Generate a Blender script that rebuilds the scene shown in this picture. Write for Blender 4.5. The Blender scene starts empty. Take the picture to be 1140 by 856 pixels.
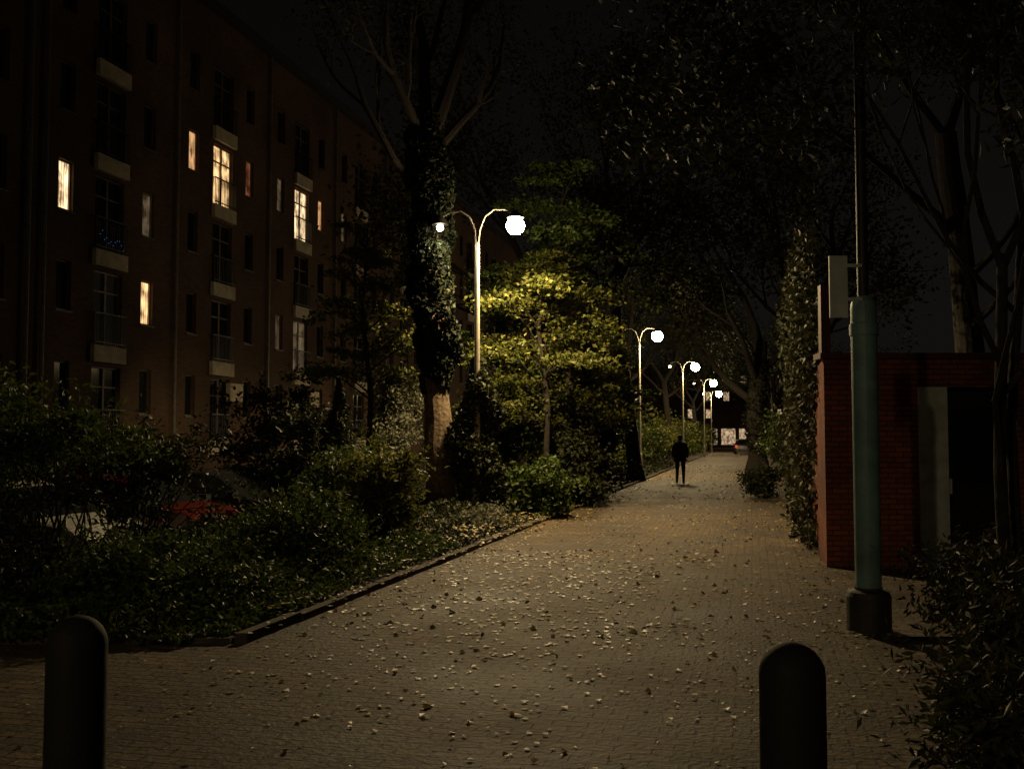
import bpy, math, random
import numpy as np
from mathutils import Vector, Matrix
random.seed(7); RNG=np.random.default_rng(11)
K=0.24
def S(u,v,z=0.0): return (u+K*v, v, z)
TN=math.hypot(K,1.0); TD=(K/TN,1/TN); ND=(1/TN,-K/TN)   # along street / towards right side
SANG=math.atan2(TD[1],TD[0])
scene=bpy.context.scene
def link(o): scene.collection.objects.link(o); return o

# ---------------------------------------------------------------- materials
def nmat(name):
    m=bpy.data.materials.new(name); m.use_nodes=True
    nt=m.node_tree; b=nt.nodes['Principled BSDF']; return m,nt,b
def N(nt,t,**kw):
    n=nt.nodes.new(t)
    for k,v in kw.items(): setattr(n,k,v)
    return n
def c4(c): return (c[0],c[1],c[2],1)
def ramp(nt,src,stops):
    r=N(nt,'ShaderNodeValToRGB'); el=r.color_ramp.elements
    el[0].position=stops[0][0]; el[0].color=c4(stops[0][1])
    el[1].position=stops[-1][0]; el[1].color=c4(stops[-1][1])
    for p,c in stops[1:-1]:
        e=el.new(p); e.color=c4(c)
    nt.links.new(src,r.inputs[0]); return r
def simple(name,c,rough=.6,metal=0,var=.25,scale=6,bump=.1):
    m,nt,b=nmat(name)
    tc=N(nt,'ShaderNodeTexCoord'); n=N(nt,'ShaderNodeTexNoise'); n.inputs['Scale'].default_value=scale; n.inputs['Detail'].default_value=6
    nt.links.new(tc.outputs['Object'],n.inputs['Vector'])
    r=ramp(nt,n.outputs['Fac'],[(.3,[x*(1-var) for x in c]),(.7,[min(1,x*(1+var)) for x in c])])
    nt.links.new(r.outputs[0],b.inputs['Base Color'])
    b.inputs['Roughness'].default_value=rough; b.inputs['Metallic'].default_value=metal
    if bump:
        bp=N(nt,'ShaderNodeBump'); bp.inputs['Strength'].default_value=bump; bp.inputs['Distance'].default_value=.02
        nt.links.new(n.outputs['Fac'],bp.inputs['Height']); nt.links.new(bp.outputs[0],b.inputs['Normal'])
    return m
def leafmat(name,stops,rough=.5,tr=.35,spec=.3):
    m,nt,b=nmat(name)
    a=N(nt,'ShaderNodeAttribute'); a.attribute_name='rnd'
    sp=N(nt,'ShaderNodeSeparateColor'); nt.links.new(a.outputs['Color'],sp.inputs[0])
    r=ramp(nt,sp.outputs[0],stops)
    nt.links.new(r.outputs[0],b.inputs['Base Color']); b.inputs['Roughness'].default_value=rough
    b.inputs['Specular IOR Level'].default_value=spec
    if tr<=0: return m
    t=N(nt,'ShaderNodeBsdfTranslucent'); nt.links.new(r.outputs[0],t.inputs['Color'])
    mx=N(nt,'ShaderNodeMixShader'); mx.inputs[0].default_value=tr
    nt.links.new(b.outputs[0],mx.inputs[1]); nt.links.new(t.outputs[0],mx.inputs[2])
    nt.links.new(mx.outputs[0],nt.nodes['Material Output'].inputs['Surface'])
    return m
def brickmat(name,c1,c2,mo,bw,rh,ms,rot=(0,0,0),rough=.8,bump=.5,dirt=.5,dscale=.6,spec=.5,dis=.006):
    m,nt,b=nmat(name); b.inputs['Specular IOR Level'].default_value=spec
    tc=N(nt,'ShaderNodeTexCoord'); mp=N(nt,'ShaderNodeMapping'); mp.inputs['Rotation'].default_value=rot
    nt.links.new(tc.outputs['Object'],mp.inputs['Vector'])
    nz=N(nt,'ShaderNodeTexNoise'); nz.inputs['Scale'].default_value=3.0
    nt.links.new(tc.outputs['Object'],nz.inputs['Vector'])
    va=N(nt,'ShaderNodeVectorMath',operation='MULTIPLY_ADD'); va.inputs[1].default_value=(dis,dis,dis)
    nt.links.new(nz.outputs['Color'],va.inputs[0]); nt.links.new(mp.outputs[0],va.inputs[2])
    br=N(nt,'ShaderNodeTexBrick'); br.inputs['Scale'].default_value=1
    br.inputs['Brick Width'].default_value=bw; br.inputs['Row Height'].default_value=rh; br.inputs['Mortar Size'].default_value=ms
    br.inputs['Mortar Smooth'].default_value=.3
    br.inputs['Color1'].default_value=c4(c1); br.inputs['Color2'].default_value=c4(c2); br.inputs['Mortar'].default_value=c4(mo)
    nt.links.new(va.outputs[0],br.inputs['Vector'])
    n2=N(nt,'ShaderNodeTexNoise'); n2.inputs['Scale'].default_value=dscale; n2.inputs['Detail'].default_value=8
    nt.links.new(tc.outputs['Object'],n2.inputs['Vector'])
    r=ramp(nt,n2.outputs['Fac'],[(.3,[1-dirt]*3),(.68,[1.15]*3)])
    mx=N(nt,'ShaderNodeMix',data_type='RGBA',blend_type='MULTIPLY'); mx.inputs[0].default_value=1
    nt.links.new(br.outputs['Color'],mx.inputs[6]); nt.links.new(r.outputs[0],mx.inputs[7])
    nt.links.new(mx.outputs[2],b.inputs['Base Color'])
    rr=N(nt,'ShaderNodeMapRange'); rr.inputs[3].default_value=rough-.18; rr.inputs[4].default_value=min(1,rough+.15)
    nt.links.new(n2.outputs['Fac'],rr.inputs[0]); nt.links.new(rr.outputs[0],b.inputs['Roughness'])
    n3=N(nt,'ShaderNodeTexNoise'); n3.inputs['Scale'].default_value=25; nt.links.new(tc.outputs['Object'],n3.inputs['Vector'])
    ad=N(nt,'ShaderNodeMath',operation='MULTIPLY_ADD'); ad.inputs[1].default_value=-1.0
    nt.links.new(br.outputs['Fac'],ad.inputs[0]); nt.links.new(n3.outputs['Fac'],ad.inputs[2])
    bp=N(nt,'ShaderNodeBump'); bp.inputs['Strength'].default_value=bump; bp.inputs['Distance'].default_value=.012
    nt.links.new(ad.outputs[0],bp.inputs['Height']); nt.links.new(bp.outputs[0],b.inputs['Normal'])
    return m
def emis(name,c,s,pattern=None):
    m,nt,b=nmat(name); b.inputs['Base Color'].default_value=(.05,.04,.03,1)
    b.inputs['Emission Color'].default_value=c4(c); b.inputs['Emission Strength'].default_value=s
    if pattern:
        tc=N(nt,'ShaderNodeTexCoord'); mp=N(nt,'ShaderNodeMapping'); mp.inputs['Scale'].default_value=(1.2,1,.9)
        nt.links.new(tc.outputs['Object'],mp.inputs['Vector'])
        n=N(nt,'ShaderNodeTexNoise'); n.inputs['Scale'].default_value=2.6; n.inputs['Detail'].default_value=3
        nt.links.new(mp.outputs[0],n.inputs['Vector'])
        w=N(nt,'ShaderNodeTexWave'); w.inputs['Scale'].default_value=3.0; w.inputs['Distortion'].default_value=2.5
        nt.links.new(tc.outputs['Object'],w.inputs['Vector'])
        a=N(nt,'ShaderNodeMath',operation='MULTIPLY_ADD'); a.inputs[1].default_value=.14
        nt.links.new(w.outputs['Fac'],a.inputs[0]); nt.links.new(n.outputs['Fac'],a.inputs[2])
        r=ramp(nt,a.outputs[0],[(.40,[x*.10*y for x,y in zip(c,(1,.8,.6))]),(.55,[x*.5 for x in c]),(.74,c)])
        nt.links.new(r.outputs[0],b.inputs['Emission Color'])
    return m
M={}
M['pave']=brickmat('pavers',(.185,.128,.074),(.088,.066,.042),(.024,.019,.013),.21,.105,.009,(0,0,math.pi/2-SANG),rough=.78,bump=.9,dirt=.65,dscale=.8,spec=.45,dis=.02)
M['brickL']=brickmat('facade_brick',(.135,.076,.045),(.090,.052,.034),(.085,.065,.05),.22,.065,.008,(math.radians(90),0,0),rough=.9,bump=.25,dirt=.5,dscale=.3,spec=.2)
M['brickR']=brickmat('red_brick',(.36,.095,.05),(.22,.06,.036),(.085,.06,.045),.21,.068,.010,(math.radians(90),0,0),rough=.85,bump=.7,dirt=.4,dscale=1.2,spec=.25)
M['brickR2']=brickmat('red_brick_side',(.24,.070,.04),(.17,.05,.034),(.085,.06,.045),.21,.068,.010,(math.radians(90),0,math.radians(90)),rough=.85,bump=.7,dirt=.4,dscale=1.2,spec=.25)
M['soil']=simple('soil',(.045,.036,.024),.95,var=.5,scale=3,bump=.6)
M['asph']=simple('asphalt_lot',(.05,.047,.043),.8,scale=20,bump=.3)
M['kerb']=simple('kerb_stone',(.065,.054,.040),.9,var=.5,scale=5,bump=.5)
M['bark']=simple('bark',(.13,.09,.055),.95,var=.55,scale=14,bump=1.0)
M['barkd']=simple('bark_dark',(.020,.015,.011),.95,var=.5,scale=14,bump=1.0)
M['teal']=simple('teal_paint',(.15,.26,.27),.5,var=.3,scale=4)
M['polem']=simple('grey_pole_paint',(.27,.25,.20),.6,metal=.0,var=.2)
M['dark']=simple('black_iron',(.012,.011,.010),.55,var=.3)
M['boll']=simple('bollard_paint',(.005,.0045,.004),.8,var=.35,scale=12,bump=.3)
M['base']=simple('post_base_paint',(.03,.028,.026),.6,var=.35,scale=12,bump=.3)
M['concr']=simple('balcony_concrete',(.48,.42,.31),.85,var=.25,scale=3)
M['frame']=simple('window_frame',(.08,.06,.04),.6)
M['framew']=simple('window_frame_pale',(.20,.16,.12),.6)
M['pipe']=simple('zinc_pipe',(.16,.14,.115),.5,metal=.3)
M['white']=simple('white_paint',(.62,.63,.60),.5,var=.12)
M['wred']=simple('dark_red_steel',(.09,.025,.018),.6)
M['roof']=simple('roofing',(.025,.022,.02),.9)
M['panelw']=simple('pale_cladding',(.55,.60,.56),.55,var=.2)
def glassm():
    m,nt,b=nmat('dark_glass'); b.inputs['Base Color'].default_value=(.012,.013,.014,1); b.inputs['Roughness'].default_value=.08
    return m
M['glass']=glassm()
M['curt']=simple('curtain_grey',(.075,.09,.10),.9,scale=9)
M['lit']=emis('lit_room_warm',(1,.62,.27),1.7,True)
M['lit2']=emis('lit_room_orange',(1,.52,.22),.9,True)
M['lit3']=emis('lit_room_bright',(1,.72,.40),2.2,True)
M['dim']=emis('dim_room',(.9,.65,.36),.14,True)
M['red']=emis('dim_red_room',(.9,.30,.14),.24,True)
M['blue']=emis('blue_led',(.12,.35,1),.30)
M['tail']=emis('tail_light_lit',(1,.07,.04),.8)
M['shop']=emis('shopfront_glow',(1,.70,.42),.7,True)
M['bulb']=emis('lamp_glass_lit',(1,.76,.42),260)
M['bulb2']=emis('lamp_glass_dim',(1,.82,.55),30)
G={}
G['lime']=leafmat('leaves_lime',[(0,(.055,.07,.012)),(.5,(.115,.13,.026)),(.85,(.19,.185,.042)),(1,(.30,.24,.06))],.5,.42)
G['green']=leafmat('leaves_green',[(0,(.035,.055,.012)),(.6,(.075,.11,.022)),(1,(.13,.155,.035))],.5,.3)
G['dark']=leafmat('leaves_dark',[(0,(.014,.020,.007)),(.7,(.040,.046,.015)),(1,(.08,.075,.025))],.55,.2)
G['ivy']=leafmat('leaves_ivy',[(0,(.004,.006,.002)),(.7,(.009,.013,.005)),(1,(.024,.027,.009))],.6,.0,.15)
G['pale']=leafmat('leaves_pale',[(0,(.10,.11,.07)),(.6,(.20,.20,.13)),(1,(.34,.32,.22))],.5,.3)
G['olive']=leafmat('leaves_olive',[(0,(.018,.022,.010)),(.7,(.045,.048,.020)),(1,(.10,.085,.03))],.55,.2,.3)
G['fall']=leafmat('leaves_fallen',[(0,(.14,.10,.04)),(.35,(.32,.24,.10)),(.7,(.54,.43,.20)),(1,(.70,.60,.34))],.5,0,.4)
G['autumn']=leafmat('leaves_autumn',[(0,(.018,.018,.007)),(.6,(.038,.036,.013)),(1,(.075,.062,.02))],.7,.25,.10)

# ---------------------------------------------------------------- mesh helpers
class QM:
    def __init__(s): s.v=[];s.q=[];s.m=[];s.r=[];s.n=0
    def add(s,v,q,mat=0,r=None):
        v=np.asarray(v,dtype=np.float32).reshape(-1,3); q=np.asarray(q,dtype=np.int32).reshape(-1,4)
        s.v.append(v); s.q.append(q+s.n); s.m.append(np.full(len(q),mat,dtype=np.int32))
        s.r.append(np.full(len(v),.5,dtype=np.float32) if r is None else np.asarray(r,dtype=np.float32)); s.n+=len(v)
    def build(s,name,mats,parent=None,smooth=False,mw=None):
        v=np.concatenate(s.v); q=np.concatenate(s.q); m=np.concatenate(s.m); r=np.concatenate(s.r)
        me=bpy.data.meshes.new(name); me.vertices.add(len(v)); me.vertices.foreach_set('co',v.ravel())
        me.loops.add(len(q)*4); me.loops.foreach_set('vertex_index',q.ravel())
        me.polygons.add(len(q)); me.polygons.foreach_set('loop_start',np.arange(0,len(q)*4,4,dtype=np.int32))
        for a in mats: me.materials.append(a)
        me.polygons.foreach_set('material_index',m)
        me.update(calc_edges=True)
        at=me.attributes.new('rnd','FLOAT_COLOR','POINT'); c=np.ones((len(v),4),dtype=np.float32); c[:,:3]=r[:,None]
        at.data.foreach_set('color',c.ravel())
        me.polygons.foreach_set('use_smooth',np.full(len(q),smooth))
        o=link(bpy.data.objects.new(name,me))
        if parent: o.parent=parent
        if mw is not None: o.matrix_world=mw
        return o
def box(qm,x0,x1,y0,y1,z0,z1,mat=0,r=None):
    v=[(x0,y0,z0),(x1,y0,z0),(x1,y1,z0),(x0,y1,z0),(x0,y0,z1),(x1,y0,z1),(x1,y1,z1),(x0,y1,z1)]
    qm.add(v,[(0,3,2,1),(4,5,6,7),(0,1,5,4),(1,2,6,5),(2,3,7,6),(3,0,4,7)],mat)
def tube(qm,pts,rad,sides=6,mat=0,cap=False):
    pts=[Vector(p) for p in pts]; n=len(pts); V=[];Q=[]
    ref=Vector((1,0,0))
    for i,p in enumerate(pts):
        d=(pts[min(i+1,n-1)]-pts[max(i-1,0)])
        if d.length<1e-6: d=Vector((0,0,1))
        d.normalize()
        a=ref-d*ref.dot(d)
        if a.length<.05: a=Vector((0,1,0))-d*d.y
        a.normalize(); ref=a; b=d.cross(a)
        for k in range(sides):
            t=2*math.pi*k/sides
            V.append(p+(a*math.cos(t)+b*math.sin(t))*rad[i])
    for i in range(n-1):
        for k in range(sides):
            k2=(k+1)%sides; Q.append((i*sides+k,i*sides+k2,(i+1)*sides+k2,(i+1)*sides+k))
    qm.add([tuple(v) for v in V],Q,mat)
def lathe(qm,prof,cx,cy,sides=24,mat=0):
    V=[];Q=[]
    for r,z in prof:
        for k in range(sides):
            t=2*math.pi*k/sides; V.append((cx+r*math.cos(t),cy+r*math.sin(t),z))
    for i in range(len(prof)-1):
        for k in range(sides):
            k2=(k+1)%sides; Q.append((i*sides+k,i*sides+k2,(i+1)*sides+k2,(i+1)*sides+k))
    qm.add(V,Q,mat)
def unit(a): return a/np.maximum(np.linalg.norm(a,axis=1,keepdims=True),1e-6)
def leaves(qm,P,L=.1,W=.55,mat=0,flat=0.,rbias=None,hang=0.):
    P=np.asarray(P); n=len(P)
    if n==0: return
    a=RNG.normal(size=(n,3)); a[:,2]=a[:,2]*(1-flat)-hang; a=unit(a)
    b=RNG.normal(size=(n,3)); b[:,2]*=(1-flat); b=unit(np.cross(a,np.cross(a,b)+1e-4)); c=np.cross(a,b)
    sz=(L*RNG.uniform(.6,1.3,n))[:,None]
    h=sz*W*.5
    V=np.stack([P-a*sz*.5, P+b*h+c*h*.25-a*sz*.08, P+a*sz*.5, P-b*h+c*h*.25-a*sz*.08],axis=1).reshape(-1,3)
    Q=np.arange(4*n).reshape(n,4)
    r=RNG.beta(1.6,1.7,n) if rbias is None else np.clip(RNG.normal(rbias,.18,n),0,1)
    qm.add(V,Q,mat,np.repeat(r,4))
def clumps(c,rad,n,nc,cs=.22,shell=.55,lowz=None,seed=None):
    d=unit(RNG.normal(size=(nc,3))); rr=(shell+(1-shell)*RNG.random(nc))**1.0*RNG.uniform(.75,1.15,nc)
    C=np.array(c)+d*rr[:,None]*np.array(rad)
    w=RNG.gamma(1.4,1,nc); w/=w.sum()
    idx=RNG.choice(nc,n,p=w); s=cs*RNG.uniform(.5,1.5,nc)
    P=C[idx]+RNG.normal(size=(n,3))*s[idx][:,None]*np.array([1,1,.6])
    if lowz is not None: P=P[P[:,2]>lowz]
    return P,C
def bush(name,c,rad,n,nc,leaf,L=.1,W=.55,cs=.2,shell=.5,stems=10,flat=.2,base=None,stemr=.02,hang=0.):
    q=QM(); P,C=clumps(c,rad,n,nc,cs,shell,lowz=.02)
    leaves(q,P,L,W,0,flat,hang=hang)
    b=base or (c[0],c[1],0)
    for i in range(stems):
        e=C[RNG.integers(len(C))]; o=np.array([b[0]+RNG.normal()*rad[0]*.12,b[1]+RNG.normal()*rad[1]*.12,b[2]-.05])
        m=(o+e)/2+RNG.normal(size=3)*.12+np.array([0,0,.15*rad[2]])
        tube(q,[o,(o+m)/2+RNG.normal(size=3)*.03,m,e],[stemr,stemr*.85,stemr*.6,stemr*.25],5,1)
        e2=e+(e-np.array(c))*RNG.uniform(.15,.45)+np.array([0,0,.12*rad[2]])
        tube(q,[e,(e+e2)/2+RNG.normal(size=3)*.02,e2],[stemr*.25,stemr*.2,stemr*.1],4,1)
        t=RNG.random(26)[:,None]; leaves(q,e+(e2-e)*t+RNG.normal(size=(26,3))*cs*.25,L,W,0,flat,hang=hang)
    return q.build(name,[leaf,M['barkd']])

def grow(q,tips,p,d,L,r,lvl,mx,up=.06,kids=4,wob=.2,spread=.75,mat=0,sh=.68):
    n=5; pts=[Vector(p)]; d=Vector(d).normalized(); dirs=[d]
    for i in range(n):
        d=(d+Vector(RNG.normal(size=3))*wob*.6+Vector((0,0,up))).normalized()
        pts.append(pts[-1]+d*L/n); dirs.append(d)
    rad=[r*(1-.5*i/n) for i in range(n+1)]
    tube(q,pts,rad,8 if lvl<2 else 5,mat)
    if lvl>=mx:
        tips.extend([tuple(x) for x in pts[2:]]); return
    if lvl>=mx-1: tips.extend([tuple(x) for x in pts[3:]])
    k=kids if lvl else kids+1
    for j in range(k):
        i=n if j==0 else int(RNG.integers(2,n+1))
        dd=dirs[i]; ax=dd.cross(Vector(RNG.normal(size=3))).normalized()
        ang=(.25 if j==0 else spread*RNG.uniform(.6,1.3))
        nd=Matrix.Rotation(ang,3,ax)@dd
        grow(q,tips,pts[i],nd,L*sh*RNG.uniform(.8,1.2),max(rad[i]*.66,.008),lvl+1,mx,up,kids,wob,spread,mat,sh)
def tree(name,trunk,trad,limbs,leaf,nleaf,L=.11,mx=3,cs=.28,bark='bark',ivy=None,kids=4,spread=.75,flat=.3,W=.6,up=.06,wob=.2,hang=0.,sh=.68,limbmat=0,minz=None):
    q=QM(); tips=[]
    pts=[];rs=[]
    for i in range(len(trunk)-1):
        a=Vector(trunk[i]);b=Vector(trunk[i+1])
        for t in range(5):
            f=t/5; pts.append(a.lerp(b,f)+Vector(RNG.normal(size=3))*trad[i]*.05); rs.append((trad[i]*(1-f)+trad[i+1]*f)*RNG.uniform(.95,1.06))
    pts.append(Vector(trunk[-1])); rs.append(trad[-1])
    rs[0]*=1.45; rs[1]*=1.12
    tube(q,pts,rs,14,0)
    for (p,d,LL,r) in limbs: grow(q,tips,p,d,LL,r,1,mx,up,kids,wob,spread,limbmat,sh)
    tips=np.array(tips)
    if minz: tips=tips[tips[:,2]>minz]
    if nleaf:
        w=RNG.gamma(.6,1,len(tips)); w/=w.sum()
        P=tips[RNG.choice(len(tips),nleaf,p=w)]+RNG.normal(size=(nleaf,3))*cs
        leaves(q,P,L,W,1,flat,hang=hang)
    if ivy:
        z0,z1,rr,n=ivy; tz=[p.z for p in pts]
        z=RNG.uniform(z0,z1,n); th=RNG.uniform(0,6.283,n)
        cx=np.interp(z,tz,[p.x for p in pts]); cy=np.interp(z,tz,[p.y for p in pts])
        lump=rr*(1+.16*np.sin(z*2.1+th)+.12*np.sin(z*5.3+2*th+1)+.08*np.sin(z*13+3*th))*np.clip(np.minimum((z-z0)*.55,(z1-z)*.6)+.55,.3,1)
        rad=lump*RNG.uniform(.78,1.10,n)
        leaves(q,np.stack([cx+rad*np.cos(th),cy+rad*np.sin(th),z],1),.10,.85,2,.0)
    return q.build(name,[M[bark],leaf,G['ivy'],M['barkd']])

# ---------------------------------------------------------------- world
w=bpy.data.worlds.new('World'); scene.world=w; w.use_nodes=True
nt=w.node_tree; bg=nt.nodes['Background']
sky=N(nt,'ShaderNodeTexSky'); sky.sky_type='NISHITA'; sky.sun_disc=False; sky.sun_elevation=math.radians(3); sky.sun_rotation=math.radians(200)
bw=N(nt,'ShaderNodeRGBToBW'); mx=N(nt,'ShaderNodeMix',data_type='RGBA',blend_type='MULTIPLY'); mx.inputs[0].default_value=1
nt.links.new(sky.outputs[0],bw.inputs[0]); nt.links.new(bw.outputs[0],mx.inputs[6]); mx.inputs[7].default_value=(1.0,.88,.74,1)
nt.links.new(mx.outputs[2],bg.inputs['Color']); bg.inputs['Strength'].default_value=.0020

# ---------------------------------------------------------------- ground
q=QM(); us=[-400,-60,-9.4,-8.6,-4.30,-4.22,1.5,30,400]; vs=[-300,-20,8.28,8.36,14,40,100,200,420]
def gz(u,v):
    if v<8.3: return -.05
    if u<=-9.4: return -.45
    if u<=-4.30: return .04
    return -.05
V=[];Q=[]
for v in vs:
    for u in us: V.append(S(u,v,gz(u,v)))
n=len(us)
for j in range(len(vs)-1):
    for i in range(n-1): Q.append((j*n+i,j*n+i+1,(j+1)*n+i+1,(j+1)*n+i))
q.add(V,Q); q.build('ground',[M['soil']])
q=QM()
def poly(u0,u1,v0,v1,z,k=12):
    V=[];Q=[]
    for j in range(k+1):
        v=v0+(v1-v0)*j/k
        V.extend([S(u0,v,z),S(u1,v,z)])
    for j in range(k): Q.append((2*j,2*j+1,2*j+3,2*j+2))
    q.add(V,Q)
poly(-40,1.35,-20,8.28,0,4); poly(-4.18,1.25,8.28,170,0,30); poly(1.25,5.5,8.6,13.0,0.0,2)
q.build('brick_path',[M['pave']])
q=QM(); q.add([S(-40,8.4,-.44),S(-9.5,8.4,-.44),S(-9.5,120,-.44),S(-40,120,-.44)],[(0,1,2,3)]); q.build('parking_lot',[M['asph']])
q=QM()
v=8.3
while v<150:
    j=RNG.normal()*.012; l=1.0
    a=[S(-4.28+j,v+.008),S(-4.18+j,v+.008),S(-4.18+j,v+l-.008),S(-4.28+j,v+l-.008)]
    h=.07+RNG.normal()*.010
    q.add([(x,y,-.04) for x,y,_ in a]+[(x,y,h) for x,y,_ in a],[(4,5,6,7),(0,1,5,4),(1,2,6,5),(2,3,7,6),(3,0,4,7)]); v+=l
x=-4.3
for i in range(18):
    a=[(x+K*8.3-1.0+.008,8.28),(x+K*8.3-.008,8.28),(x+K*8.3-.008,8.38),(x+K*8.3-1+.008,8.38)]
    h=.06+RNG.normal()*.010
    q.add([(p[0],p[1],-.04) for p in a]+[(p[0],p[1],h) for p in a],[(4,5,6,7),(0,1,5,4),(1,2,6,5),(2,3,7,6),(3,0,4,7)]); x-=1
q.build('kerb',[M['kerb']])
# fallen leaves
q=QM()
def scat(n,u0,u1,v0,v1,L,z=.010,pw=1.0,nc=70,sg=.5):
    cl=np.stack([RNG.uniform(u0,u1,nc),RNG.uniform(v0,v1,nc)],1)
    k=int(n*.6)
    A=np.stack([RNG.uniform(u0,u1,n-k),v0+(v1-v0)*RNG.random(n-k)**pw],1)
    B=cl[RNG.integers(nc,size=k)]+RNG.normal(size=(k,2))*sg
    U=np.concatenate([A,B]); U=U[(U[:,0]>u0)&(U[:,0]<u1)&(U[:,1]>v0)&(U[:,1]<v1)]
    leaves(q,np.stack([U[:,0]+K*U[:,1],U[:,1],np.full(len(U),z)],1),L,.8,0,.95)
scat(700,-8,1.3,2.5,8.2,.042); scat(2600,-4.1,1.2,6,22,.052); scat(700,-3.6,-.4,8.5,15,.07,nc=22,sg=.4); scat(2200,-4.1,1.2,20,60,.08)
scat(2200,-4.15,-3.6,8.3,60,.06); scat(1400,.6,1.25,8.3,60,.06); scat(5000,-6.4,-4.35,9,40,.08,.14); scat(900,-4.5,-4.05,8.3,30,.06,.085)
q.build('fallen_leaves',[G['fall']])

# ---------------------------------------------------------------- left apartment building
bld=link(bpy.data.objects.new('apartment_building',None))
MW=Matrix.Translation(Vector(S(-19,0,0)))@Matrix.Rotation(SANG,4,'Z')   # local X along street, -Y towards the street
F0=1.3; FH=2.8; ROOF=16.8; s0,s1=22*TN,112*TN
cols=[]
for k in range(-1,13):
    c=29.3+6.3*k
    for off,wd,kind in ((-1.9,.62,'n'),(0,1.35,'f'),(1.9,.62,'n')):
        cols.append(((c+off)*TN-wd/2,(c+off)*TN+wd/2,kind,k,0 if off<0 else (1 if off==0 else 2)))
lit={(0,0,2):'lit3',(0,2,2):'dim',(0,2,1):'lit',(1,0,3):'lit2',(1,1,3):'lit',(1,2,3):'red',(2,0,3):'dim',(2,1,3):'lit3',(2,2,3):'lit2',
     (2,0,1):'dim',(4,0,3):'dim',(0,1,1):'curt',(5,1,2):'dim',(6,2,3):'dim',(2,1,1):'dim',(3,0,3):'dim'}
wall=QM(); fr=QM(); gl={}
def rect(qm,a,b,z0,z1,y=0.,mat=0): qm.add([(a,y,z0),(b,y,z0),(b,y,z1),(a,y,z1)],[(0,1,2,3)],mat)
prev=s0
for (a,b,kind,kk,ci) in cols:
    if a<s0: continue
    rect(wall,prev,a,-.45,ROOF); prev=b
    zp=-.45
    for f in range(5):
        base=F0+FH*f
        z0,z1=(base+.27,base+2.45) if kind=='f' else (base+1.1,base+2.5)
        rect(wall,a,b,zp,z0); zp=z1
        D=.16
        wall.add([(a,0,z0),(a,D,z0),(a,D,z1),(a,0,z1)],[(0,1,2,3)]); wall.add([(b,0,z0),(b,D,z0),(b,D,z1),(b,0,z1)],[(3,2,1,0)])
        wall.add([(a,0,z1),(a,D,z1),(b,D,z1),(b,0,z1)],[(0,1,2,3)]); wall.add([(a,0,z0),(a,D,z0),(b,D,z0),(b,0,z0)],[(3,2,1,0)],1)
        mt=lit.get((kk,ci,f),'glass')
        g=gl.setdefault(mt,QM()); rect(g,a,b,z0,z1,D-.01)
        fm=1 if mt not in('glass',) else 0
        t=.05; y0,y1=D-.07,D-.02
        box(fr,a,a+t,y0,y1,z0,z1,fm); box(fr,b-t,b,y0,y1,z0,z1,fm); box(fr,a+t,b-t,y0,y1,z0,z0+t,fm); box(fr,a+t,b-t,y0,y1,z1-t,z1,fm)
        if kind=='f':
            box(fr,(a+b)/2-.04,(a+b)/2+.04,y0-.003,y1-.003,z0+t,z1-t,fm); box(fr,a+t,b-t,y0+.004,y1-.006,z1-.62,z1-.57,fm)
        else:
            box(fr,a-.05,b+.05,-.05,.05,z0-.06,z0-.002,0)
        if kind=='f':
            box(fr,a-.08,b+.08,-.14,-.002,z0-.50,z0-.02,2)   # pale balcony edge
            y=-.12
            box(fr,a-.06,b+.06,y-.02,y+.02,z0+.90,z0+.94,3); box(fr,a-.06,b+.06,y-.015,y+.015,z0+.06,z0+.09,3)
            for i in range(15):
                x=a-.05+(b-a+.10)*i/14; box(fr,x-.009,x+.009,y-.009,y+.009,z0-.02,z0+.90,3)
            for x in (a-.05,b+.05):
                box(fr,x-.01,x+.01,y+.021,-.003,z0+.90,z0+.93,3)
    rect(wall,a,b,zp,ROOF)
rect(wall,prev,s1,-.45,ROOF)
wall.add([(s0,0,-.45),(s0,12,-.45),(s0,12,ROOF),(s0,0,ROOF)],[(0,1,2,3)]); wall.add([(s1,0,-.45),(s1,12,-.45),(s1,12,ROOF),(s1,0,ROOF)],[(0,1,2,3)])
wall.add([(s0,12,-.45),(s1,12,-.45),(s1,12,ROOF),(s0,12,ROOF)],[(0,1,2,3)])
wl=wall.build('walls',[M['brickL'],M['concr']],bld); wl.matrix_world=MW
frm=fr.build('window_frames_balconies',[M['frame'],M['framew'],M['concr'],M['dark']],bld); frm.matrix_world=MW
for kx,g in gl.items(): g.build('window_panes_'+kx,[M[kx]],bld).matrix_world=MW
q=QM(); box(q,s0-.3,s1+.3,-.25,12.3,ROOF+.002,ROOF+.35); 
q.add([(s0,.6,ROOF+.35),(s1,.6,ROOF+.35),(s1,4,ROOF+2.2),(s0,4,ROOF+2.2)],[(0,1,2,3)])
q.build('roof',[M['roof']],bld).matrix_world=MW
q=QM()
for d in (25.9,26.5,32.65,38.95,45.2,51.5,57.8):
    tube(q,[(d*TN,-.09,-.4),(d*TN,-.09,ROOF)],[.055,.055],8)
    for z in range(1,17,2): box(q,d*TN-.08,d*TN+.08,-.1,-.002,z,z+.05)
q.build('drainpipes',[M['pipe']],bld).matrix_world=MW
q=QM()
for i in range(12):
    z=F0+2*FH+.35+.45*RNG.random(); box(q,29.3*TN-.62+i*.1,29.3*TN-.62+i*.1+.014,-.16,-.146,z,z+.014)
q.build('balcony_led_string',[M['blue']],bld).matrix_world=MW
q=QM()
for d in (35.9,42.3): box(q,d*TN-.45,d*TN+.45,-.5,-.32,2.95,3.6)
q.build('awning_boxes',[M['concr']],bld).matrix_world=MW

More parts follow.
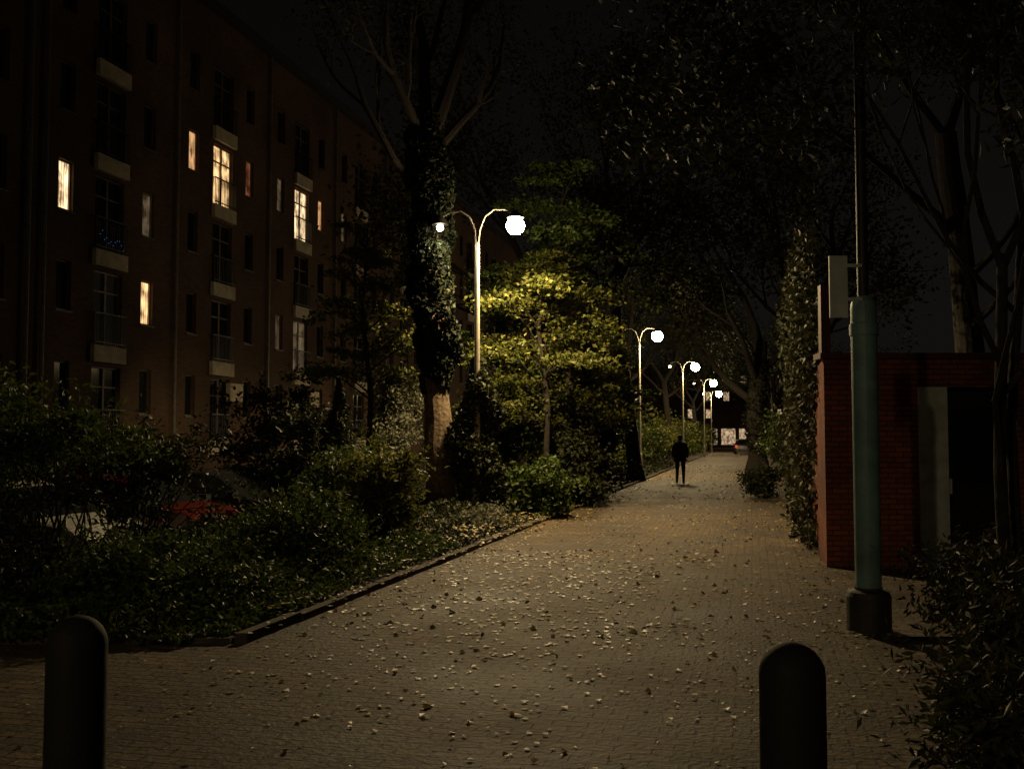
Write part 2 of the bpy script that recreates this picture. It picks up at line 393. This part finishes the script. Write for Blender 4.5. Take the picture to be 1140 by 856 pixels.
# ---------------------------------------------------------------- street lamps
def ell(qm,c,r,mat,k=14,fn=None,sd=20):
    V=[];Qd=[]
    for i in range(k+1):
        a=-math.pi/2+math.pi*i/k
        for j in range(sd):
            t=j*2*math.pi/sd; p=[math.cos(a)*math.cos(t),math.cos(a)*math.sin(t),math.sin(a)]
            if fn: p=fn(p)
            V.append((c[0]+r[0]*p[0],c[1]+r[1]*p[1],c[2]+r[2]*p[2]))
    for i in range(k):
        for j in range(sd): Qd.append((i*sd+j,i*sd+(j+1)%sd,(i+1)*sd+(j+1)%sd,(i+1)*sd+j))
    qm.add(V,Qd,mat)
def downlight(name,loc,P,r,parent,col=(1,.73,.36),ang=178):
    l=bpy.data.lights.new(name,'SPOT'); l.energy=P; l.color=col; l.shadow_soft_size=r; l.spot_size=math.radians(ang); l.spot_blend=.25
    o=link(bpy.data.objects.new(name,l)); o.location=loc; o.parent=parent; return o
def street_lamp(x,y,PR,PL,rr=.18,H=6.13):
    e=link(bpy.data.objects.new('street_lamp',None))
    q=QM()
    lathe(q,[(.11,0),(.11,.9),(.075,1.0),(.06,3.0),(.045,H-.35),(.03,H-.3),(.001,H-.29)],x,y,14)
    for sgn in (1,-1):
        f=lambda a,z:(x+ND[0]*a*sgn,y+ND[1]*a*sgn,z)
        tube(q,[f(0,H-.45),f(.05,H-.05),f(.16,H+.22),f(.36,H+.36),f(.6,H+.34),f(.80,H+.24)],[.022,.02,.018,.017,.016,.016],8)
        cx,cy,_=f(.80,0)
        z_=0 if sgn>0 else -.06
        lathe(q,[(.001,H+.32),(.05,H+.31),(.08,H+.26),(.16,H+.19+z_),(.17,H+.16+z_),(.15,H+.17+z_),(.001,H+.18+z_)],cx,cy,18,1)
    q.build('pole_and_arms',[M['polem'],M['dark']],e)
    a=(x+ND[0]*.8,y+ND[1]*.8); b=(x-ND[0]*.8,y-ND[1]*.8)
    q=QM(); ell(q,(a[0],a[1],H),(rr,rr,rr*.95),0,8,sd=14); q.build('lamp_globe',[M['bulb']],e,smooth=True)
    q=QM(); ell(q,(b[0],b[1],H+.04),(.075,.075,.075),0,6,sd=10); q.build('lamp_globe_dim',[M['bulb2']],e,smooth=True)
    downlight('lamp_bulb',(a[0],a[1],H-rr-.07),PR,.06,e)
    if PL: downlight('lamp_bulb_dim',(b[0],b[1],H-.14),PL,.05,e,(1,.82,.55))
    return e
street_lamp(-.71,20.2,1850,90,.19,H=5.97)
street_lamp(5.64,44.0,1400,0,.25)
street_lamp(10.9,63.5,900,0,.28)
street_lamp(16.0,83.0,800,0,.30)
street_lamp(20.8,104.0,400,0,.32)
street_lamp(-6.2,-7.0,300,0)

# ---------------------------------------------------------------- bollards
def bollard(x,y,h):
    q=QM(); r=.10
    prof=[(r+.012,0),(r+.012,.05),(r,.07)]+[(r,.07+(h-.17)*i/6) for i in range(1,7)]
    for i in range(1,9):
        a=i/8*math.pi/2; prof.append((max(.001,r*math.cos(a)),h-.10+.10*math.sin(a)))
    lathe(q,prof,x,y,32); return q.build('bollard',[M['boll']],smooth=True)
bollard(.86,3.1,1.07); bollard(-1.51,3.5,1.08)

# ---------------------------------------------------------------- teal post
e=link(bpy.data.objects.new('teal_post',None)); px,py=3.14,8.85
q=QM()
lathe(q,[(.19,0),(.19,.30),(.175,.34),(.12,.36),(.12,.38)],px,py,28,1)
lathe(q,[(.112,.36),(.112,2.85),(.105,2.90),(.055,2.95)],px,py,28,0)
lathe(q,[(.05,2.93),(.045,5.4),(.001,5.42)],px,py,20,2)
lathe(q,[(.125,2.60),(.125,2.70),(.112,2.71)],px,py,28,0)
q.build('post',[M['teal'],M['base'],M['dark']],e)
q=QM(); box(q,px-.33,px-.17,py-.10,py-.08,2.75,3.30); box(q,px-.17,px-.04,py-.095,py-.085,2.9,2.93); box(q,px-.17,px-.04,py-.095,py-.085,3.2,3.23)
q.build('sign_plate',[M['panelw']],e)

# ---------------------------------------------------------------- right brick building
e=link(bpy.data.objects.new('brick_building',None))
X0,Y0=4.11,13.1
q=QM()
def quad(qm,a,b,z0,z1,mat=0): qm.add([(a[0],a[1],z0),(b[0],b[1],z0),(b[0],b[1],z1),(a[0],a[1],z1)],[(0,1,2,3)],mat)
quad(q,(X0,Y0),(X0+1.25,Y0),-.05,2.72,0)
quad(q,(X0+1.62+.9,Y0),(X0+9,Y0),-.05,2.72,0); quad(q,(X0+1.25,Y0),(X0+2.52,Y0),2.35,2.72,0)
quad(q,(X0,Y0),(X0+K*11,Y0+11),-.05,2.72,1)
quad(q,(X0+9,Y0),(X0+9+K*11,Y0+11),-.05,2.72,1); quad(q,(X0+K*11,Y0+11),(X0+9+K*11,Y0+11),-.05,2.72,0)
q.build('brick_walls',[M['brickR'],M['brickR2']],e)
q=QM()
box(q,X0+1.23,X0+1.60,Y0-.05,Y0+.2,-.02,2.35,0); box(q,X0+1.60,X0+2.45,Y0+.10,Y0+.14,0,2.30,1); box(q,X0+2.45,X0+2.52,Y0-.02,Y0+.2,-.02,2.35,0)
box(q,X0+1.72,X0+2.3,Y0+.09,Y0+.097,1.1,2.1,2); box(q,X0+1.63,X0+1.67,Y0+.02,Y0+.09,.95,1.15,0); box(q,X0+1.30,X0+1.53,Y0-.058,Y0-.051,.3,1.1,3)
q.build('door',[M['panelw'],M['dark'],M['glass'],M['white']],e)
q=QM()
box(q,X0-.06,X0+9.1,Y0-.06,Y0+.25,2.724,2.80,0); box(q,X0-.04,X0+.08,Y0-.05,Y0+.07,2.801,3.7,0)
q.add([(X0,Y0,2.79),(X0+9,Y0,2.79),(X0+9+K*11,Y0+11,2.79),(X0+K*11,Y0+11,2.79)],[(0,1,2,3)],1)
q.build('roof_edge_and_post',[M['wred'],M['roof']],e)

# ---------------------------------------------------------------- cars
def car(x,y,z,ang,paint,lights=False):
    e=link(bpy.data.objects.new('parked_car',None))
    P=simple('car_paint',paint,.25,metal=.1,var=.05,bump=0); P.node_tree.nodes['Principled BSDF'].inputs['Coat Weight'].default_value=.6
    st=[(-2.05,.70,.45,.50),(-2.02,.78,.78,.82),(-1.93,.82,.95,1.0),(-1.55,.85,.97,1.36),(-1.45,.855,.97,1.39),(-.75,.87,.95,1.46),(-.68,.87,.95,1.465),(.12,.88,.93,1.45),(.20,.88,.93,1.44),(.45,.88,.925,1.38),(1.10,.875,.92,.97),(1.25,.87,.90,.94),(1.7,.85,.82,.85),(1.95,.80,.68,.71),(2.04,.74,.5,.54)]
    V=[];R=13
    for (sx,wd,bt,rf) in st:
        cab=rf-bt>.2; wr=wd*(.74 if cab else .93)
        half=[(wd*.86,.20),(wd,.32),(wd*1.01,bt*.55+.1),(wd*.985,bt),(wr,rf-.05 if cab else rf-.01),(wr*.8,rf),(0,rf+.015)]
        ring=[(a,b) for a,b in half]+[(-a,b) for a,b in half[-2::-1]]
        V+=[(sx,a,b) for a,b in ring]
    Q=[];Mt=[]
    for i in range(len(st)-1):
        for j in range(R-1):
            Q.append((i*R+j,i*R+j+1,(i+1)*R+j+1,(i+1)*R+j))
            side=j in(3,8); top=j in(4,5,6,7); g=0
            if side and (i==4 or i==6 or i==8): g=1
            if (side or top) and i in(2,9): g=1
            Mt.append(g)
    qm=QM()
    for k_ in (0,1):
        qq=[a for a,b in zip(Q,Mt) if b==k_]
        qm.add(V,qq,k_)
    for i in (0,len(st)-1):
        b=i*R
        qm.add([V[t] for t in range(b,b+R)],[(t,t+1,11-t,12-t) for t in range(0,5)],0)
    T=Matrix.Translation((x,y,z))@Matrix.Rotation(ang,4,'Z')
    b=qm.build('body',[P,M['glass']],e,smooth=False); b.matrix_world=T
    qm=QM()
    for wx in (-1.3,1.32):
        for sy in (-1,1):
            V=[];Q=[];pr=[(.0,.90),(.16,.90),(.20,.885),(.24,.90),(.315,.895),(.33,.87),(.33,.70),(.29,.68)]
            for r_,yy in pr:
                for k_ in range(20):
                    t=k_*math.pi/10; V.append((wx+r_*math.cos(t),sy*yy,.33+r_*math.sin(t)))
            for i in range(len(pr)-1):
                for k_ in range(20): Q.append((i*20+k_,i*20+(k_+1)%20,(i+1)*20+(k_+1)%20,(i+1)*20+k_))
            qm.add(V[:60],Q[:40],1); qm.add(V,Q[40:],0)
    o=qm.build('wheels',[M['dark'],M['pipe']],e); o.matrix_world=T
    qm=QM()
    for sy in (-1,1):
        box(qm,1.86,2.0,sy*.62-.14,sy*.62+.14,.56,.70,0); box(qm,-2.055,-1.98,sy*.66-.1,sy*.66+.1,.62,.88,1)
        box(qm,.85,1.05,sy*.98-.09,sy*.98+.09,.93,1.06,2)
    box(qm,2.0,2.06,-.26,.26,.36,.47,0); box(qm,1.97,2.05,-.45,.45,.24,.33,2)
    o=qm.build('lights_mirrors_plate',[M['white'],M['tail'] if lights else M['wred'],M['dark']],e); o.matrix_world=T
    return e
NA=math.atan2(ND[1],ND[0])
def carat(u,v,p,**k): c=S(u,v); car(c[0],c[1],-.44,NA,p,**k)
carat(-11.35,15.3,(.50,.50,.48)); carat(-11.3,18.1,(.085,.010,.009)); carat(-11.3,21.0,(.02,.02,.024)); carat(-11.4,24.0,(.05,.06,.08)); carat(-11.3,27,(.02,.02,.02)); carat(-11.3,12.5,(.04,.045,.05))
car(23.2,100,0,math.radians(76),(.03,.03,.03),lights=True)

# ---------------------------------------------------------------- vegetation : left bed
q=QM()
def cover(n,u0,u1,v0,v1,h,mat,L,pw=1.3):
    U=RNG.uniform(u0,u1,n); Vv=v0+(v1-v0)*RNG.random(n)**pw
    hh=h*(.35+.65*(.5+.5*np.sin(U*2.3+Vv*1.1)*np.cos(Vv*1.7-U)))*np.clip((U-u0+.2)*2,0,1)*np.clip((u1-U+.15)*1.5,.15,1)*np.clip((Vv-v0+.1)*2.5,.25,1)
    Z=.05+hh*RNG.random(n)**.6
    leaves(q,np.stack([U+K*Vv,Vv,Z],1),L,.6,mat,.3)
cover(32000,-8.8,-4.35,8.35,15,.42,0,.075); cover(22000,-8.8,-5.0,13,24,.5,1,.09); cover(7000,-5.6,-4.35,14,24,.14,1,.08); cover(16000,-9,-4.4,24,60,.6,1,.14)
cover(6000,-9.5,-4.6,8.12,8.8,.34,0,.07,1.0)
q.build('ground_cover',[G['green'],G['dark']])
bush('shrub',(-6.0,10.6,.9),(1.1,1.0,1.25),15000,80,G['green'],.075,.45,.17,.3,22)
bush('shrub',(-4.9,10.4,1.75),(1.5,1.0,.55),6500,70,G['green'],.08,.4,.13,.2,30,base=(-4.8,10.3,0),stemr=.014)
bush('shrub',(-3.6,9.7,.38),(1.2,.75,.42),11000,80,G['green'],.07,.45,.14,.3,18)
bush('shrub',(-4.3,11.6,1.2),(1.4,.7,.8),6000,60,G['dark'],.08,.4,.14,.2,30,base=(-4.4,11.6,0),stemr=.014)
bush('shrub',(-2.7,12.3,.5),(.9,.9,.6),9000,70,G['green'],.08,.5,.15,.3,16)
bush('shrub',(-5.3,9.3,.35),(1.2,.6,.5),9000,60,G['dark'],.07,.5,.14,.3,16)
bush('shrub',(-7.8,13.2,1.1),(1.0,1.5,1.6),8000,70,G['dark'],.09,.5,.2,.3,16)
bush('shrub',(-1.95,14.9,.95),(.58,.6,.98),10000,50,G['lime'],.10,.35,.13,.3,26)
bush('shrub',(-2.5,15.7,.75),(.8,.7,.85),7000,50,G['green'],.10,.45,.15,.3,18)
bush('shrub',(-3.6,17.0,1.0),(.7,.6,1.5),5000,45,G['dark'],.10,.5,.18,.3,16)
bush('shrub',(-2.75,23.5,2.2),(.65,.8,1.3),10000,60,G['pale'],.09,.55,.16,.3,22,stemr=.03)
bush('shrub',(.62,21.2,.65),(.75,.6,.66),8000,50,G['green'],.12,.5,.14,.3,20)
bush('shrub',(-.5,18.3,.2),(.5,.6,.18),3000,30,G['pale'],.08,.5,.12,.3,10)
bush('shrub',(1.4,24.5,.9),(.9,1.2,1.0),8000,55,G['dark'],.12,.6,.2,.3,16)
bush('shrub',(2.3,29.5,1.7),(1.1,1.6,1.9),13000,80,G['dark'],.13,.6,.25,.3,20,stemr=.03)
bush('shrub',(-.6,25.5,1.6),(1.6,1.4,1.8),13000,90,G['green'],.12,.6,.25,.3,24,stemr=.03)
bush('shrub',(-5.6,24,1.4),(1.6,1.6,1.9),9000,70,G['dark'],.12,.6,.25,.3,18,stemr=.03)
q=QM(); n=8000; z=RNG.uniform(.05,3.3,n); th=RNG.uniform(0,6.283,n); rr=(.40+.12*np.sin(z*3+th)+.1*np.sin(z*1.3-2*th))*RNG.uniform(.75,1.1,n)*np.clip((3.5-z)*.8,.25,1)
leaves(q,np.stack([-.71+rr*np.cos(th),20.4+rr*np.sin(th),z],1),.11,.75,0,.1)
for i in range(6): tube(q,[(-.71+.1*math.cos(i),20.4+.1*math.sin(i),0),(-.71+.13*math.cos(i+1),20.4+.13*math.sin(i+1),1.5),(-.71+.1*math.cos(i+2),20.4+.1*math.sin(i+2),3)],[.03,.025,.01],5,1)
q.build('ivy_plant',[G['dark'],M['barkd']])
q=QM(); n=9000; z=RNG.uniform(.05,2.7,n); th=RNG.uniform(0,6.283,n); rr=.27*np.clip(np.minimum((2.75-z)*.9,.6+z),0,1)*RNG.uniform(.5,1.1,n)*(1+.2*np.sin(z*6+th*3))
leaves(q,np.stack([-2.95+rr*np.cos(th),17+rr*np.sin(th),z],1),.08,.35,0,0,hang=-1.2); tube(q,[(-2.95,17,0),(-2.95,17,2.4)],[.05,.01],6,1)
q.build('cypress_tree',[G['dark'],M['barkd']])
# small understorey trees: arching sprays of leaves at many heights
def sapling(name,b,n,nb,leaf,L,h0,h1,reach,lean=(0,0)):
    q=QM(); tk=[(b[0],b[1],0),(b[0]+.1,b[1],h1*.4),(b[0]-.12+lean[0]*.5,b[1]+.1+lean[1]*.5,h1*.7),(b[0]+lean[0],b[1]+lean[1],h1)]
    tube(q,tk,[.08,.06,.045,.012],8,1)
    tz=[p[2] for p in tk]
    per_=n//nb
    for i in range(nb):
        z=h0+(h1-h0)*(i+RNG.random())/nb; o=np.array([np.interp(z,tz,[p[0] for p in tk]),np.interp(z,tz,[p[1] for p in tk]),z-.3])
        th=RNG.uniform(0,6.283); f=(h1-z)/(h1-h0); R=reach*(.35+.75*f**.7)*RNG.uniform(.45,1.35)
        e=o+np.array([math.cos(th)*R,math.sin(th)*R,.45*RNG.uniform(-.2,1.6)]); m=(o+e)/2+np.array([0,0,.22*R])
        tube(q,[o,(o+m)/2,m,(m+e)/2+np.array([0,0,.05]),e],[.022,.018,.013,.008,.004],5,1)
        k=int(per_*RNG.uniform(.2,1.9)); t=RNG.uniform(.25,1.05,k)[:,None]
        P=(1-t)**2*o+2*t*(1-t)*(m+(m-(o+e)/2))+t*t*e
        w_=(.07+.14*R*np.sin(np.clip(t,0,1)*3.0))
        P=P+RNG.normal(size=(k,3))*w_*np.array([1,1,.30])
        leaves(q,P,L,.6,0,.45)
    return q.build(name,[leaf,M['barkd']])
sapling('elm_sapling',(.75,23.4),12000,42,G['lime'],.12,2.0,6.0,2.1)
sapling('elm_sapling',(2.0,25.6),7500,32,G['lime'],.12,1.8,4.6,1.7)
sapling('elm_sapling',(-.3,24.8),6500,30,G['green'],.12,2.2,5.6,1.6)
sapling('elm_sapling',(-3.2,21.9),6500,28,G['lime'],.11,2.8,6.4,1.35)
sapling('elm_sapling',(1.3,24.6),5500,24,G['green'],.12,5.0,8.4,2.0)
sapling('elm_sapling',(2.4,31.5),8000,34,G['green'],.15,1.8,5.2,1.7)
q=QM()
for v in np.arange(40,140,2.6):
    h=2.0+1.8*RNG.random(); c=S(-5.6-RNG.random()*1.2,v,h*.5)
    P,_=clumps(c,(1.3,1.6,h*.6),1200,22,.28,.3,lowz=.05); leaves(q,P,.20,.6,int(RNG.random()<.5),.3)
q.build('hedge',[G['lime'],G['green']])
# trees
TY=20.9
tree('elm_tree',[(-1.47,TY,0),(-1.56,TY,2.5),(-1.69,TY,5),(-1.80,TY,7.8)],[.31,.27,.27,.25],
  [((-1.80,TY,7.7),(-.45,.1,1),3.4,.17),((-1.80,TY,7.8),(.25,-.1,1),3.6,.19),((-1.78,TY,7.4),(.8,.4,1),3.2,.11),((-1.73,TY,6.6),(-1,-.1,.65),3.0,.10),((-1.8,TY,7.5),(.1,1,.9),3.0,.12),((-1.8,TY,7.7),(-.4,-.8,1.1),3.0,.11)],
  G['autumn'],6500,.11,mx=4,cs=.25,ivy=(2.6,8.6,.42,20000),kids=3,bark='bark',limbmat=3,up=.14,minz=7.2)  # limbs use darker bark than the trunk: upper-tree shade put into the colour
tree('elm_tree',[(4.72,38,0),(4.45,38,3),(4.0,38,6),(4.15,38,9)],[.28,.24,.21,.18],
  [((4.1,38,8.5),(-.3,0,1),4,.14),((4.1,38,8.8),(.6,0,1),4,.14),((4.05,38,7),(-1,-.2,.6),3.6,.1),((4.05,38,7.5),(.9,-.5,.9),3.6,.1)],
  G['autumn'],9000,.16,mx=4,cs=.4,kids=3,bark='barkd',up=.1,minz=7.2)
c=S(.30,50)
tree('elm_tree',[c,(c[0]-.1,c[1],3),(c[0]+.2,c[1],6.5)],[.46,.40,.36],
  [((c[0]-.1,c[1],3.4),(-.9,0,.8),4.2,.2),((c[0]+.1,c[1],5),(.9,0,.8),4.5,.2),((c[0]+.2,c[1],6.3),(-.2,.2,1),4.5,.22),((c[0],c[1],4.4),(-.6,-.8,.6),4.5,.18)],
  G['dark'],9000,.18,mx=4,cs=.4,kids=3,bark='barkd',ivy=(.2,6,.50,4000))
for (u,v,s) in ((-6.5,31,1),(-6.3,50,1),(-6,70,1),(1.8,78,1.1),(2.2,100,1),(2,33,1.0),(-6.3,110,1),(2,125,1)):
    c=S(u,v); h=5.5*s
    tree('elm_tree',[c,(c[0]+.15,c[1],h*.5),(c[0]-.1,c[1],h)],[.26,.22,.18],
      [((c[0]-.1,c[1],h),(-.5,.2,1),4.5,.14),((c[0]-.1,c[1],h),(.5,-.2,1),4.5,.14),((c[0],c[1],h*.85),(-.9,-.4,.6),3.8,.10),((c[0],c[1],h*.8),(.9,.5,.6),3.8,.10)],
      G['autumn'] if v<60 else G['dark'],8000,.2,mx=3,cs=.5,kids=4,bark='barkd',up=.1,minz=6.6)

# ---------------------------------------------------------------- vegetation : right side
q=QM(); n=12000
cl=np.stack([14.0+9*RNG.random(150),4.9*RNG.random(150)**.85],1); w=RNG.gamma(.9,1,150); w/=w.sum(); ii=RNG.choice(150,n,p=w)
v=cl[ii,0]+RNG.normal(size=n)*.42; z=np.abs(cl[ii,1]+RNG.normal(size=n)*.34); prot=(.12+.35*RNG.random(150)**2)[ii]
u=1.05-prot*RNG.random(n)**.6
keep=((v>14.6)|((z>2.2)&(v>13.8))); u,v,z=u[keep],v[keep],z[keep]
leaves(q,np.stack([u+K*v,v,z],1),.12,.65,0,.1)
q.build('climbing_ivy',[G['olive']])
bush('shrub',(6.95,28,.42),(.55,.5,.45),3500,30,G['dark'],.12,.5,.14,.3,12)
bush('shrub',(9.3,31,1.2),(1.0,2.5,1.5),9000,60,G['olive'],.15,.6,.25,.3,16)
bush('shrub',(11.8,40,1.3),(1.1,4,1.8),9000,70,G['green'],.17,.6,.3,.3,16)
bush('shrub',(5.1,16.2,.35),(.5,1.0,.4),4000,30,G['dark'],.1,.5,.14,.3,12)
q=QM()
for v in np.arange(62,140,3):
    h=2.0+2*RNG.random(); c=S(2.6+RNG.random(),v,h*.5)
    P,_=clumps(c,(1.2,1.8,h*.6),1000,20,.3,.3,lowz=.05); leaves(q,P,.22,.6,0,.3)
q.build('hedge',[G['olive']])
tree('willow_tree',[(3.45,7.0,0),(3.42,7.0,1.5),(3.5,7.05,3.0)],[.05,.042,.035],
  [((3.42,7,1.3),(-.25,-.3,1),1.7,.026),((3.5,7.05,2.9),(-.6,.1,1),2.2,.03),((3.5,7.05,2.9),(.3,-.2,1),2.2,.03),((3.45,7,2.2),(-.7,-.5,.9),1.8,.024),((3.45,7,2.0),(.6,-.6,.8),1.8,.024),((3.45,7,.8),(.3,-.8,.9),1.3,.018)],
  G['olive'],11000,.085,mx=4,cs=.12,kids=3,bark='barkd',W=.3,flat=0,spread=.6,hang=.3)
tree('willow_tree',[(3.75,7.4,0),(3.70,7.4,1.8),(3.85,7.4,3.4)],[.045,.038,.03],
  [((3.85,7.4,3.3),(-.4,-.1,1),2.4,.03),((3.85,7.4,3.3),(.4,.1,1),2.4,.03),((3.8,7.4,2.6),(-1,0,.7),2.0,.024)],
  G['olive'],9000,.085,mx=4,cs=.13,kids=3,bark='barkd',W=.3,flat=0,spread=.6,hang=.3)
tree('willow_tree',[(6.3,10.8,0),(6.2,10.7,3),(5.9,10.5,6)],[.2,.17,.14],
  [((6.1,10.6,4.8),(-1,-.1,.85),3.2,.08),((5.9,10.5,5.9),(-.9,.2,.7),3.4,.08),((5.9,10.5,5.9),(.2,0,1),3.2,.08),((6.0,10.6,5),(-.7,-.7,.7),3.0,.07),((6.1,10.6,4.0),(-.6,.6,.8),2.4,.05)],
  G['olive'],24000,.12,mx=4,cs=.22,kids=3,bark='barkd',W=.34,flat=0,spread=.6,hang=.3,up=.05)
tree('elm_tree',[(8.2,17.5,0),(8.0,17.4,4),(7.6,17.2,7)],[.26,.22,.18],
  [((7.6,17.2,6.9),(-.8,-.1,.8),3.6,.1),((7.6,17.2,6.9),(.3,.2,1),3.6,.1),((7.8,17.3,5.2),(-1,-.2,.7),3.0,.08),((7.9,17.3,4.4),(.6,-.8,.6),3.0,.07),((8.0,17.3,3.6),(.1,-.8,.5),2.4,.06)],
  G['dark'],18000,.16,mx=4,cs=.35,kids=3,bark='barkd',minz=3.2)
bush('shrub',(2.75,5.0,.30),(.7,.8,.5),6000,55,G['olive'],.08,.32,.12,.3,16,stemr=.008)
bush('shrub',(3.25,6.1,.45),(.55,.8,.70),7000,60,G['olive'],.08,.32,.13,.3,22,stemr=.008)
bush('shrub',(3.9,8.3,.5),(.5,.7,.7),5000,50,G['olive'],.08,.35,.12,.3,14,stemr=.008)

# ---------------------------------------------------------------- far end of the street
e=link(bpy.data.objects.new('shop_building',None)); q=QM(); bx,by=30.,150.
box(q,bx-14,bx+22,by,by+10,0,12,0); q.build('walls',[M['brickL']],e)
q=QM()
for i in range(12):
    box(q,bx-12+i*2.7,bx-9.9+i*2.7,by-.1,by-.01,.5,2.9,0)
    for f in range(3): 
        if RNG.random()<.35: box(q,bx-11.6+i*2.7,bx-10.8+i*2.7,by-.06,by-.01,4.5+2.6*f,5.8+2.6*f,0)
q.build('shopfronts',[M['shop']],e)
q=QM(); box(q,bx-14.3,bx+22.3,by-.4,by+10.3,12.01,12.4); q.build('roof',[M['roof']],e)
q=QM()
for i in range(70):
    x=-90+RNG.random()*230; y=170+RNG.random()*30; h=9+8*RNG.random()
    P,_=clumps((x,y,h*.6),(5,4,h*.5),400,22,1.0,.3,lowz=.3); leaves(q,P,.9,.7,0,.2)
    tube(q,[(x,y,0),(x,y,h*.6)],[.3,.15],6,1)
q.build('distant_trees',[G['dark'],M['barkd']])

# ---------------------------------------------------------------- person (walking away)
per=link(bpy.data.objects.new('person',None))
coat=simple('dark_coat',(.018,.017,.018),.85); jeans=simple('dark_trousers',(.015,.016,.02),.85); skin=simple('skin',(.35,.2,.14),.55); hair=simple('hair',(.02,.014,.01),.7)
T=Matrix.Translation((6.1,36.2,0))@Matrix.Rotation(-.2,4,'Z')
def skinmesh(name,verts,edges,rad,mat,root=0,sub=2):
    me=bpy.data.meshes.new(name); me.from_pydata(verts,edges,[]); o=link(bpy.data.objects.new(name,me)); o.parent=per; o.matrix_world=T
    m=o.modifiers.new('Skin','SKIN'); me.materials.append(mat)
    for i,r in enumerate(rad):
        me.skin_vertices[0].data[i].radius=r if isinstance(r,tuple) else (r,r); me.skin_vertices[0].data[i].use_root=(i==root)
    s=o.modifiers.new('Sub','SUBSURF'); s.levels=sub; s.render_levels=sub
    return o
V=[(0,0,.95),(0,0,1.12),(0,.0,1.30),(0,.01,1.43),(0,.01,1.52),
   (-.10,0,.88),(-.11,.10,.50),(-.12,.02,.09),(-.13,.16,.04),
   (.10,0,.88),(.12,-.06,.49),(.12,-.22,.12),(.13,-.09,.04),
   (-.19,0,1.42),(-.26,-.05,1.15),(-.25,.04,.92),
   (.19,0,1.42),(.26,.05,1.15),(.25,.12,.93)]
E=[(0,1),(1,2),(2,3),(3,4),(0,5),(5,6),(6,7),(7,8),(0,9),(9,10),(10,11),(11,12),(3,13),(13,14),(14,15),(3,16),(16,17),(17,18)]
R=[(.16,.12),(.155,.12),(.175,.13),(.12,.09),(.065,.065),.105,.07,.05,.04,.105,.07,.05,.04,.085,.058,.045,.085,.058,.045]
skinmesh('body',V,E,R,coat)
q=QM()
V=[];Qd=[];prof=[(.80,.235,.165),(.95,.215,.15),(1.12,.20,.145),(1.30,.22,.15),(1.40,.205,.13),(1.47,.12,.10),(1.52,.075,.075)]
for z,a,b in prof:
    for k_ in range(20):
        t=k_*math.pi/10; V.append((a*math.cos(t),b*math.sin(t),z))
for i in range(len(prof)-1):
    for k_ in range(20): Qd.append((i*20+k_,i*20+(k_+1)%20,(i+1)*20+(k_+1)%20,(i+1)*20+k_))
q.add(V,Qd,0); o=q.build('coat',[coat],per,smooth=True); o.matrix_world=T
q=QM()
ell(q,(0,.02,1.635),(.075,.095,.118),0,fn=lambda p:[p[0]*(1-.22*max(0,-p[2])),p[1],p[2]])
ell(q,(0,.0,1.66),(.086,.098,.108),1)
ell(q,(0,.115,1.625),(.013,.02,.025),0); ell(q,(-.03,.10,1.645),(.012,.01,.008),1); ell(q,(.03,.10,1.645),(.012,.01,.008),1); ell(q,(0,.105,1.585),(.025,.012,.007),1)
ell(q,(-.082,.015,1.63),(.012,.02,.03),0); ell(q,(.082,.015,1.63),(.012,.02,.03),0)
for sx,hy in ((-1,.05),(1,.13)):
    hx=sx*.25; ell(q,(hx,hy,.86),(.018,.042,.05),0)
    for f,(dy,l) in enumerate(((-.03,.065),(-.01,.08),(.012,.075),(.032,.06))):
        tube(q,[(hx,hy+dy,.83),(hx-sx*.004,hy+dy,.83-l*.5),(hx-sx*.02,hy+dy,.83-l)],[.0095,.009,.006],6,0)
    tube(q,[(hx,hy+.035,.88),(hx-sx*.01,hy+.06,.85),(hx-sx*.02,hy+.065,.82)],[.011,.01,.007],6,0)
o=q.build('head_and_hands',[skin,hair],per,smooth=True); o.matrix_world=T

# ---------------------------------------------------------------- camera
cam=bpy.data.cameras.new('camera'); co=link(bpy.data.objects.new('camera',cam)); co.location=(0,0,1.7)
co.rotation_euler=(math.radians(93.0),0,0); cam.lens=35; cam.sensor_width=36; cam.clip_end=1500; cam.clip_start=.05
scene.camera=co
scene.view_settings.view_transform='Standard'; scene.view_settings.look='None'; scene.view_settings.exposure=0
